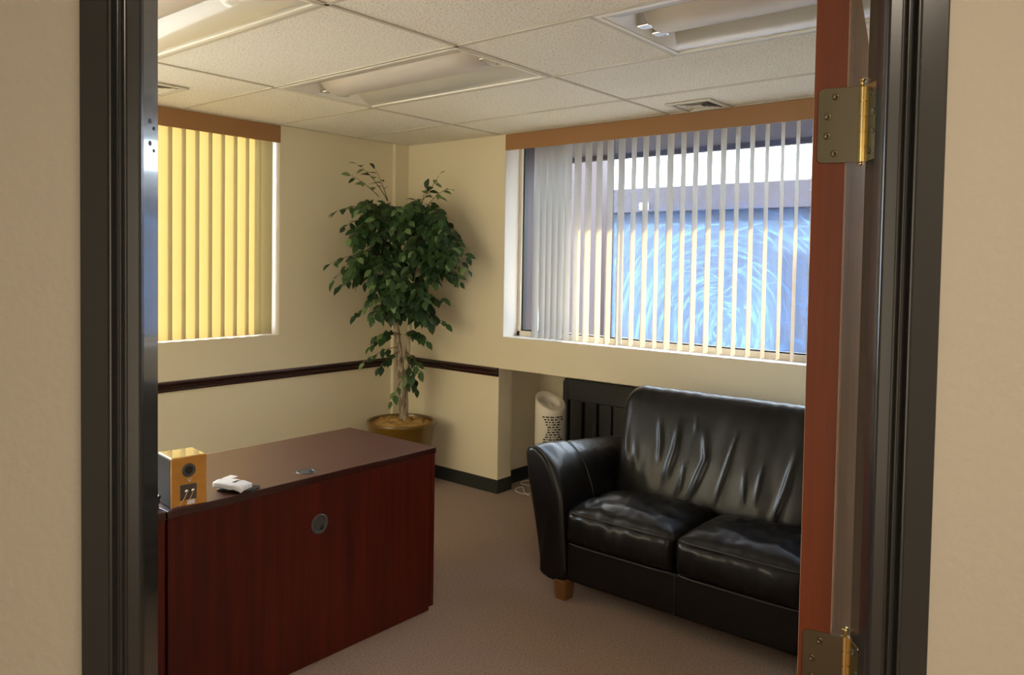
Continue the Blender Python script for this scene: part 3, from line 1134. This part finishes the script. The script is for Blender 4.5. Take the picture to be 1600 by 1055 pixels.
def make_arm(mirror):
    xs_ = [2.846, 2.849, 2.858, 2.872] + [2.89 + 0.79 * k / 40 for k in range(41)]
    ins = [0.020, 0.008, 0.0022, 0.0] + [0.0] * 41

    def f(i, j):
        y, z = arm_s[j]
        x = xs_[i]
        q = ins[i]
        # shrink the front rings towards the middle line of the arm
        ym = acy + (0.05 if z > 0.5 else 0.0)
        y2 = y + (ym - y) * min(0.6, q / 0.075)
        z2 = z - q if z > 0.5 else z + (q if z < 0.1 else 0)
        if z > 0.2:
            wr = 0.0035 * noise.noise(Vector((x * 14, y * 5, z * 5))) + 0.0022 * noise.noise(Vector((x * 45 + y * 18, y * 8, z * 8)))
            top = max(0.0, min(1.0, (z - 0.35) / 0.2))
            seam = -0.004 * math.exp(-((x - 3.13) / 0.005) ** 2) + 0.003 * math.exp(-((x - 3.118) / 0.006) ** 2)
            z2 += (wr + seam) * top
            y2 -= (wr + seam) * top * 0.7
            # arm top sinks a little to the back
            z2 -= 0.055 * max(0, (x - 2.95) / 0.5) * top
        return (x, y2 if not mirror else 2 * YC - y2, z2)
    m = MB()
    n = len(arm_s)
    m.grid(len(xs_), n, f, closev=True)
    m.f.append(tuple(range(n)))
    m.mi.append(0)
    m.f.append(tuple((len(xs_) - 1) * n + k for k in reversed(range(n))))
    m.mi.append(0)
    a = m.build('armrest', 'leather', sf, smooth=True, angle=70)
    m = MB()
    pts = [f(2, j) for j in range(1, n - 2)]
    m.tube([(x - 0.002, y, z) for x, y, z in pts], 0.0032, 6)
    m.build('piping', 'leather_piping', a, smooth=True)
    m = MB()
    ks = min(range(len(xs_)), key=lambda i: abs(xs_[i] - 3.10))
    m.tube([f(ks, j) for j in range(1, 27)], 0.0026, 6)
    m.build('seam', 'leather_piping', a, smooth=True)


make_arm(False)
make_arm(True)

# backrest
PB = catmull([(3.30, 0.30), (3.305, 0.40), (3.335, 0.52), (3.375, 0.64), (3.420, 0.75), (3.462, 0.835), (3.500, 0.880), (3.545, 0.898), (3.595, 0.893),
              (3.640, 0.860), (3.668, 0.79), (3.690, 0.60), (3.705, 0.35), (3.71, 0.12)], 6, closed=False)
CORE = lambda z: (3.50, min(z, 0.80))
YB0, YB1 = 2.112, 2 * YC - 2.112
folds = [([(1.875, .76), (1.845, .66), (1.838, .56)], .011, .009), ([(1.770, .75), (1.763, .64), (1.790, .50)], .014, .010), ([(1.705, .58), (1.705, .50), (1.722, .43)], .008, .006),
         ([(1.635, .74), (1.600, .62), (1.628, .53), (1.660, .44)], .014, .012), ([(1.470, .76), (1.500, .60), (1.535, .43)], .007, .007), ([(1.19, .72), (1.22, .56), (1.265, .40)], .014, .010),
         ([(1.690, .80), (1.675, .73)], .007, .004), ([(1.41, .60), (1.395, .46)], .009, .005), ([(1.33, .64), (1.345, .48)], .009, .005), ([(1.99, .66), (1.95, .52)], .012, .004),
         ([(2.05, .70), (2.01, .55)], .012, .006)]


def seg_d(p, a, c):
    ax, ay = a
    dx, dy = c[0] - ax, c[1] - ay
    L = dx * dx + dy * dy
    t = max(0, min(1, ((p[0] - ax) * dx + (p[1] - ay) * dy) / L))
    return math.hypot(p[0] - ax - t * dx, p[1] - ay - t * dy), t


def back_f(NU):
    def f(i, j):
        t = i / (NU - 1)
        # denser near the ends
        y = YB0 + (YB1 - YB0) * (0.5 - 0.5 * math.cos(PI * t)) if False else YB0 + (YB1 - YB0) * t
        e = min(abs(y - YB0), abs(y - YB1))
        rr = 0.075
        g = 1.0 if e >= rr else math.sqrt(max(0.0, 1 - ((rr - e) / rr) ** 2))
        g = 0.12 + 0.88 * g
        px, pz = PB[j]
        cx, cz = CORE(pz)
        x = cx + (px - cx) * g
        z = cz + (pz - cz) * g
        if px < 3.5:
            h = 0.0
            for pl, wd, ht in folds:
                best = min((seg_d((y, pz), pl[k], pl[k + 1]) + (k,) for k in range(len(pl) - 1)), key=lambda q: q[0])
                d, tt, k = best
                s = (k + tt) / (len(pl) - 1)
                h += ht * math.exp(-(d / wd) ** 2) * math.sin(PI * min(1, max(0.08, s * 0.9 + 0.05)))
            h += 0.006 * noise.noise(Vector((y * 5, pz * 4, 1.7))) + 0.003 * noise.noise(Vector((y * 16, pz * 5, 4.2)))
            x -= h
            z += h * 0.3
        if pz > 0.8:
            z += 0.004 * noise.noise(Vector((y * 22, px * 10, 2))) * g
        return (x, y, z)
    return f


NU = 170
b = MB()
b.grid(NU, len(PB), back_f(NU))
n = len(PB)
for base, rev in ((0, False), ((NU - 1) * n, True)):
    q = [base + k for k in range(n)]
    b.f.append(tuple(reversed(q)) if rev else tuple(q))
    b.mi.append(0)
b.build('backrest', 'leather', sf, smooth=True, angle=75)

# seat cushions
for k in range(2):
    yc = YC + (0.272 if k == 0 else -0.272)

    def cush(x, y, z, u, v, q, k=k):
        top = max(0, q)
        puff = 0.040 * (1 - u ** 4) * (1 - v ** 4) * top
        edge = 1 - max(abs(u), abs(v)) ** 6
        wr = 0.008 * noise.noise(Vector((x * 7 + 5 * k, y * 9, 3))) + 0.0055 * noise.noise(Vector((x * 18 - y * 9, y * 22 + 7 * k, 8)))
        z2 = z + puff + wr * top
        x2 = x
        if u < -0.9:                               # front face: bulge and gathered wrinkles
            x2 -= 0.020 * (1 - q * q) * (1 - v ** 6)
            x2 -= 0.008 * noise.noise(Vector((y * 24, z * 8 + 3 * k, 1.3))) * (1 - 0.5 * q) * (1 - abs(q) ** 4)
        return (x2, y, z2 - 0.012 * max(0, u) * top)
    vs, fs = rbox(3.085, yc, 0.338, 0.47, 0.540, 0.160, 0.035, (44, 52, 16), cush)
    b = MB()
    b.add(vs, fs)
    cu = b.build('seat_cushion', 'leather', sf, smooth=True)
    tag(cu, 'seat cushion beside the visible arm' if k == 0 else 'seat cushion partly behind the open door')
    for zz, xx in ((0.407, 2.8515), (0.262, 2.8525)):
        b = MB()
        pts = [(xx + 0.02 * (abs(t) ** 10), yc + 0.258 * t, zz) for t in [i / 16 - 1 for i in range(33)]]
        b.tube(pts, 0.0032, 6)
        b.build('piping', 'leather_piping', cu, smooth=True)

b = MB()
b.box(2.868, 3.70, YC - 0.542, YC + 0.542, 0.085, 0.265)
base = b.build('base', 'leather', sf, bevel=0.012, seg=3)
b = MB()
b.tube([(2.866, YC - 0.002, 0.09), (2.866, YC - 0.002, 0.262)], 0.0022, 6)
b.build('seam', 'leather_piping', base)
for lx in (2.875, 3.64):
    for ly in (2.045, 2 * YC - 2.045):
        b = MB()
        b.prism([(-0.038, -0.034), (0.038, -0.034), (0.038, 0.034), (-0.038, 0.034)], 0, 0.088,
                lambda p, q, t, lx=lx, ly=ly: (lx + p * (0.82 + 2 * t), ly + q * (0.82 + 2 * t), t))
        b.build('leg', 'leg_wood', sf, bevel=0.004)

# ================================================================ ALCOVE THINGS
PX, PY = 3.985, 2.968
ap = thing('air_purifier', 'small white tower air purifier with slanted top standing in the alcove', 'air purifier', (PX, PY, 0))
TR = 0.098
VA = math.atan2(-PY, -PX)             # towards the doorway
tdir = Vector((math.cos(VA + R(32)), math.sin(VA + R(32))))   # the top slopes down this way


def topz(x, y):
    return 0.648 - 0.52 * (x * tdir.x + y * tdir.y)


b = MB()
n = 48
lv = [0.0, 0.012, 0.03, 0.2, 0.4, 0.52]


def pf(i, j):
    a = 2 * PI * i / n
    c, s = math.cos(a), math.sin(a)
    if j == 0:
        r, z = TR - 0.006, 0.0
    elif j < len(lv):
        r, z = TR, lv[j]
    elif j == len(lv):
        r = TR
        z = topz(TR * c, TR * s) - 0.006
    elif j == len(lv) + 1:
        r = TR - 0.002
        z = topz(r * c, r * s) - 0.001
    else:
        r = TR - 0.008
        z = topz(r * c, r * s)
    return (PX + r * c, PY + r * s, z)


b.grid(n, len(lv) + 3, pf, closeu=True)
b.build('body', 'purifier_plastic', ap, smooth=True, angle=50)
b = MB()
prof = [(TR - 0.008, 0.0), (0.060, -0.003), (0.056, -0.012), (0.048, -0.030), (0.022, -0.034), (0.020, -0.024), (0.0, -0.022)]


def dish(i, j):
    a = 2 * PI * i / n
    r, dz = prof[j]
    x, y = r * math.cos(a), r * math.sin(a)
    return (PX + x, PY + y, topz(x, y) + dz)


b.grid(n, len(prof), dish, closeu=True)
b.build('top_dish', 'purifier_plastic', ap, smooth=True, angle=60)
b = MB()
rg = random.Random(3)
for row in range(26):
    z = 0.16 + row * 0.0158
    wv = 0.8 + 0.25 * math.sin(row * 0.55)
    a = -0.75 * wv + rg.uniform(0, 0.12)
    while a < 0.62 * wv:
        wd = rg.choice((0.05, 0.16, 0.22, 0.12))
        aa, ab = VA + R(12) + a, VA + R(12) + a + wd
        vs = []
        for r in (TR - 0.002, TR + 0.0008):
            for q in (aa, ab):
                for zz in (z, z + 0.0085):
                    vs.append((PX + r * math.cos(q), PY + r * math.sin(q), zz))
        b.add(vs, [(0, 1, 3, 2), (4, 6, 7, 5), (0, 4, 5, 1), (2, 3, 7, 6), (0, 2, 6, 4), (1, 5, 7, 3)])
        a += wd + 0.07
b.build('grille', 'black', ap)
ctrl = [(3.94, 3.10, 0.02), (4.02, 3.20, 0.006), (4.10, 3.275, 0.004), (4.06, 3.296, 0.004), (4.00, 3.255, 0.004), (3.99, 3.17, 0.004), (4.08, 3.12, 0.009), (4.20, 3.20, 0.005), (4.26, 3.33, 0.004), (4.20, 3.365, 0.004), (4.14, 3.30, 0.010), (4.22, 3.16, 0.004), (4.34, 3.0, 0.004)]
b = MB()
b.tube(catmull(ctrl, 8, closed=False), 0.0035, 8)
tag(b.build('power_cord', 'cord_white', None, smooth=True), 'looped white power cord on the alcove floor beside the sofa arm', 'cord')

sr = thing('slatted_panel', 'black wooden slatted panel leaning at the back of the alcove', 'panel', (4.33, 2.78, 0))
b = MB()
b.box(4.31, 4.345, 2.42, 3.10, 0.60, 0.745)
b.build('top_rail', 'slat_black', sr, bevel=0.006)
b = MB()
b.box(4.31, 4.345, 2.42, 3.10, 0.10, 0.17)
b.build('bottom_rail', 'slat_black', sr, bevel=0.004)
b = MB()
b.box(4.3455, 4.355, 2.42, 3.10, 0.02, 0.74)  # black sheet stands in for shade in the gaps between slats
b.build('gap_shade', 'black', sr)
for y in (3.085, 2.435):
    b = MB()
    b.box(4.305, 4.345, y - 0.02, y + 0.02, 0.0, 0.73)
    b.build('post', 'slat_black', sr, bevel=0.004)
for y in (3.005, 2.886, 2.772, 2.665, 2.555):
    b = MB()
    b.box(4.32, 4.336, y - 0.046, y + 0.046, 0.165, 0.605)
    b.build('slat', 'slat_black', sr, bevel=0.003)

# ================================================================ POTTED TREE
TX, TY = 3.560, 3.905
tr = thing('potted_tree', 'artificial ficus tree in a mustard glazed pot in the far corner', 'potted plant', (TX, TY, 0))
RS = Vector((sY, -cY, 0))              # to the right as seen from the doorway
b = MB()
b.lathe([(0.0, 0.0), (0.150, 0.0), (0.158, 0.012), (0.185, 0.16), (0.212, 0.33), (0.222, 0.415), (0.231, 0.428), (0.232, 0.446), (0.226, 0.454),
         (0.214, 0.450), (0.209, 0.425), (0.19, 0.40), (0.0, 0.40)], (TX, TY, 0), 48)
b.build('pot', 'pot_glaze', tr, smooth=True, angle=50)
b = MB()
n, mrad = 60, 0.206


def mossf(i, j):
    a = 2 * PI * i / n
    r = mrad * j / 24
    x, y = r * math.cos(a), r * math.sin(a)
    h = 0.428 + 0.022 * noise.noise(Vector((x * 22, y * 22, 5))) + 0.016 * noise.noise(Vector((x * 60, y * 60, 2))) + 0.030 * (1 - (r / mrad) ** 2)
    return (TX + x, TY + y, h)


b.grid(n, 25, mossf, closeu=True)
b.build('moss', 'moss', tr, smooth=True)


def TP(s, z, dep=0.0):
    """point in the tree: s to the right as seen from the doorway, dep towards the doorway"""
    return Vector((TX, TY, 0)) + RS * s + Vector((-cY, -sY, 0)) * dep + Vector((0, 0, z))


t1 = catmull([TP(0.015, 0.40), TP(0.008, 0.60), TP(-0.010, 0.80), TP(-0.030, 1.00), TP(-0.055, 1.18), TP(-0.09, 1.42), TP(-0.10, 1.62, .02), TP(-0.06, 1.80)], 6, closed=False)
t2 = catmull([TP(0.028, 0.42, -.02), TP(0.025, 0.62, -.02), TP(0.030, 0.82, -.01), TP(0.045, 1.0, 0), TP(0.06, 1.2, .02), TP(0.10, 1.45, .02), TP(0.12, 1.65), TP(0.16, 1.82)], 6, closed=False)
for P, r0, r1 in ((t1, 0.028, 0.012), (t2, 0.021, 0.010)):
    b = MB()
    L = len(P)
    b.tube([Vector(p) for p in P], [r0 + (r1 - r0) * k / (L - 1) + 0.0016 * math.sin(k * 1.7) for k in range(L)], 10)
    b.build('trunk', 'trunk_bark', tr, smooth=True)

lr = random.Random(11)
leaves, twigs = MB(), MB()


def leaf(p, dirv, nrm, L, W, mi):
    d = dirv.normalized()
    e = p + d * L
    if max(p.y, e.y) > 4.195 or max(p.x, e.x) > 3.85:
        return
    side = d.cross(nrm)
    if side.length < 1e-4:
        side = d.cross(Vector((0, 0, 1)))
    side.normalize()
    up = side.cross(d).normalized()
    st = [(0.0, 0.0, 0), (0.16, 0.62, .02), (0.42, 1.0, .03), (0.70, 0.72, .0), (0.88, 0.30, -.05), (1.0, 0.0, -.10)]
    vs = []
    for t, wd, lift in st:
        c = p + d * (L * t) + up * (L * lift)
        if wd == 0:
            vs.append(c)
        else:
            vs += [c + side * (W / 2 * wd) + up * (W * 0.10 * wd), c, c - side * (W / 2 * wd) + up * (W * 0.10 * wd)]
    # index layout: 0, (1,2,3), (4,5,6), (7,8,9), (10,11,12), 13
    fs = [(0, 1, 2), (0, 2, 3), (1, 4, 5, 2), (2, 5, 6, 3), (4, 7, 8, 5), (5, 8, 9, 6), (7, 10, 11, 8), (8, 11, 12, 9), (10, 13, 11), (11, 13, 12)]
    leaves.cur = mi
    leaves.add(vs, fs)


def spray(base, tip, n, droop, size=0.056, light=0.15, spread=0.8):
    pts = []
    K = 8
    mid = (base + tip) / 2 + Vector((0, 0, droop))
    for k in range(K + 1):
        t = k / K
        pts.append(base * (1 - t) ** 2 + mid * 2 * t * (1 - t) + tip * t * t)
    twigs.tube(pts, [0.0028 - 0.0018 * k / K for k in range(K + 1)], 5)
    for k in range(n):
        t = 0.28 + 0.74 * (k + lr.uniform(-.3, .3)) / max(1, n - 1)
        t = max(0.15, min(1.0, t))
        a = base * (1 - t) ** 2 + mid * 2 * t * (1 - t) + tip * t * t
        tg = ((mid - base) * (1 - t) + (tip - mid) * t).normalized()
        sd = tg.cross(Vector((0, 0, 1)))
        if sd.length < 0.05:
            sd = Vector((lr.uniform(-1, 1), lr.uniform(-1, 1), 0))
        sd.normalize()
        d = tg * 0.5 + sd * ((1 if k % 2 else -1) * spread * lr.uniform(.6, 1.2)) + Vector((0, 0, lr.uniform(-.75, .05)))
        if k == n - 1:
            d = tg + Vector((0, 0, -0.3))
        q = lr.random()
        mi = 2 if q < light else (1 if q < 0.62 else 0)
        L = size * lr.uniform(.95, 1.45)
        leaf(a + d.normalized() * 0.006, d, Vector((lr.uniform(-.5, .5) - 0.55 * cY, lr.uniform(-.5, .5) - 0.55 * sY, 0.8)), L, L * lr.uniform(.50, .62), mi)


T1 = [Vector(p) for p in t1]
T2 = [Vector(p) for p in t2]


def near_trunk(z, s):
    P = T1 if s < 0.03 else T2
    return min(P, key=lambda p: abs(p.z - z))


# (s centre, z centre, half width, half height, sprays, leaves per spray)
BL = [(-0.10, 1.83, 0.19, 0.09, 16, 12), (0.12, 1.79, 0.20, 0.09, 16, 12), (0.24, 1.62, 0.19, 0.13, 30, 13), (0.03, 1.66, 0.20, 0.13, 26, 13), (-0.16, 1.68, 0.16, 0.11, 18, 12),
      (-0.20, 1.44, 0.14, 0.08, 14, 12), (0.08, 1.48, 0.17, 0.12, 22, 13), (0.26, 1.47, 0.14, 0.09, 18, 12), (-0.13, 1.28, 0.12, 0.07, 10, 11), (0.08, 1.28, 0.14, 0.08, 14, 12),
      (0.17, 1.17, 0.10, 0.045, 8, 11), (0.07, 1.19, 0.13, 0.05, 8, 11), (-0.10, 1.20, 0.12, 0.05, 8, 11)]
for s, z, rs, rz, ns, nl in BL:
    for k in range(ns):
        a = lr.uniform(0, 2 * PI)
        q = math.sqrt(lr.random())
        ss, zz = s + rs * q * math.cos(a), z + rz * q * math.sin(a)
        dep = lr.uniform(-0.10, 0.26) + max(0, -ss - 0.1) * 0.5 + max(0, ss - 0.15) * 0.4
        tip = TP(ss, zz, dep)
        base = near_trunk(zz + lr.uniform(-0.02, 0.16), ss) * 0.55 + tip * 0.45 + Vector((0, 0, 0.05))
        spray(base, tip, nl, lr.uniform(0.02, 0.09), light=0.10)
# single sprays that stick out of the crown
for s0, z0, s1, z1, n, dr_, sz, lt in [
        (-0.10, 1.92, -0.27, 2.14, 8, .05, .058, .7), (-0.10, 1.92, -0.17, 2.12, 5, .03, .05, .6), (-0.16, 1.95, -0.31, 2.07, 5, .02, .055, .7),
        (0.10, 1.88, 0.25, 2.08, 7, .0, .058, .7), (0.14, 1.86, 0.29, 1.99, 6, .04, .06, .7), (0.12, 1.88, 0.15, 2.01, 4, .0, .05, .5),
        (-0.14, 1.85, -0.40, 1.83, 9, .07, .055, .2), (-0.14, 1.80, -0.34, 1.74, 9, .06, .055, .2),
        (-0.14, 1.56, -0.40, 1.40, 9, .14, .06, .0), (-0.14, 1.56, -0.42, 1.50, 6, .06, .06, .0), (-0.12, 1.46, -0.36, 1.36, 9, .06, .06, .15),
        (0.20, 1.70, 0.44, 1.56, 10, .06, .055, .3), (0.2, 1.66, 0.45, 1.48, 9, .06, .055, .3), (0.2, 1.5, 0.40, 1.40, 9, .05, .055, .1),
        (0.12, 1.24, 0.30, 1.27, 7, .04, .056, .0), (0.08, 1.20, 0.30, 1.12, 9, .03, .055, .1), (-0.05, 1.30, -0.28, 1.17, 10, .06, .055, .5),
        (0.02, 1.62, 0.03, 1.33, 10, .02, .062, 1.0), (0.0, 1.60, 0.02, 1.42, 8, .03, .06, 1.0),
        (-0.02, 1.03, -0.19, 0.96, 10, .05, .056, .2), (0.0, 1.03, -0.16, 1.02, 9, .05, .052, .2), (0.02, 1.03, 0.17, 1.00, 10, .05, .055, .1), (0.03, 1.04, 0.10, 1.04, 7, .04, .05, .0),
        (-0.02, 0.95, -0.22, 0.86, 9, .04, .056, .4), (-0.01, 0.92, -0.13, 0.82, 8, .03, .055, .0), (0.03, 0.92, 0.13, 0.80, 8, .04, .055, .1), (0.03, 0.90, 0.10, 0.68, 7, .02, .06, .0),
        (0.0, 0.72, -0.05, 0.60, 4, .01, .055, .1), (0.02, 0.80, 0.05, 0.72, 5, .01, .05, .5)]:
    spray(TP(s0, z0, 0.02), TP(s1, z1, lr.uniform(0.02, 0.10) + max(0, abs(s1) - 0.15) * 0.7), n, dr_, sz, lt)
tag(leaves.build('foliage', ['leaf_dark', 'leaf_mid', 'leaf_light'], tr, smooth=True), 'dark green pointed leaves')
twigs.build('twigs', 'twig', tr, smooth=True)

# ================================================================ OUTSIDE
b = MB()
b.box(4.55, 16, -14, 16, -0.35, -0.25)
b.box(-8, 4.55, 4.5, 16, -0.35, -0.25)
struct(b.build('ground', 'ground_gravel'), 'gravel ground outside the windows', 'ground')
b = MB()
b.box(4.09, 5.3, -6, 5, 2.395, 2.60)
b.box(5.3, 5.36, -6, 5, 2.36, 2.62)
struct(b.build('roof_eave', 'porch_paint'), 'brown eave overhanging the wide window', 'eave')
b = MB()
b.box(4.30, 4.60, 3.58, 4.50, -0.3, 2.6)
struct(b.build('wall_pier', 'porch_wood'), 'brown outside wall pier beside the wide window', 'wall')
nb = thing('building', 'low brown-trimmed building across the yard outside the wide window', 'building', (9.2, 2, -0.25))
b = MB()
b.box(9.15, 11, -12, 5.95, -0.25, 2.25)
b.build('wall', 'siding', nb)
b = MB()
b.box(9.0, 11.2, -12.2, 6.0, 2.21, 2.53)
b.build('fascia', 'porch_paint', nb, bevel=0.01)
b = MB()
b.box(8.94, 9.0, 5.17, 5.27, 2.24, 2.33)
b.build('wall_lamp', 'white_plastic', nb)
ps = thing('porch_post', 'brown square porch post seen through the left of the wide window', 'post', (7.2, 4.85, -0.25))
b = MB()
b.box(7.1, 7.35, 4.66, 5.46, -0.25, 3.0)
b.build('shaft', 'porch_wood', ps, bevel=0.02)
b = MB()
b.box(7.05, 7.4, 4.61, 5.51, -0.25, -0.05)
b.build('plinth', 'porch_paint', ps, bevel=0.01)
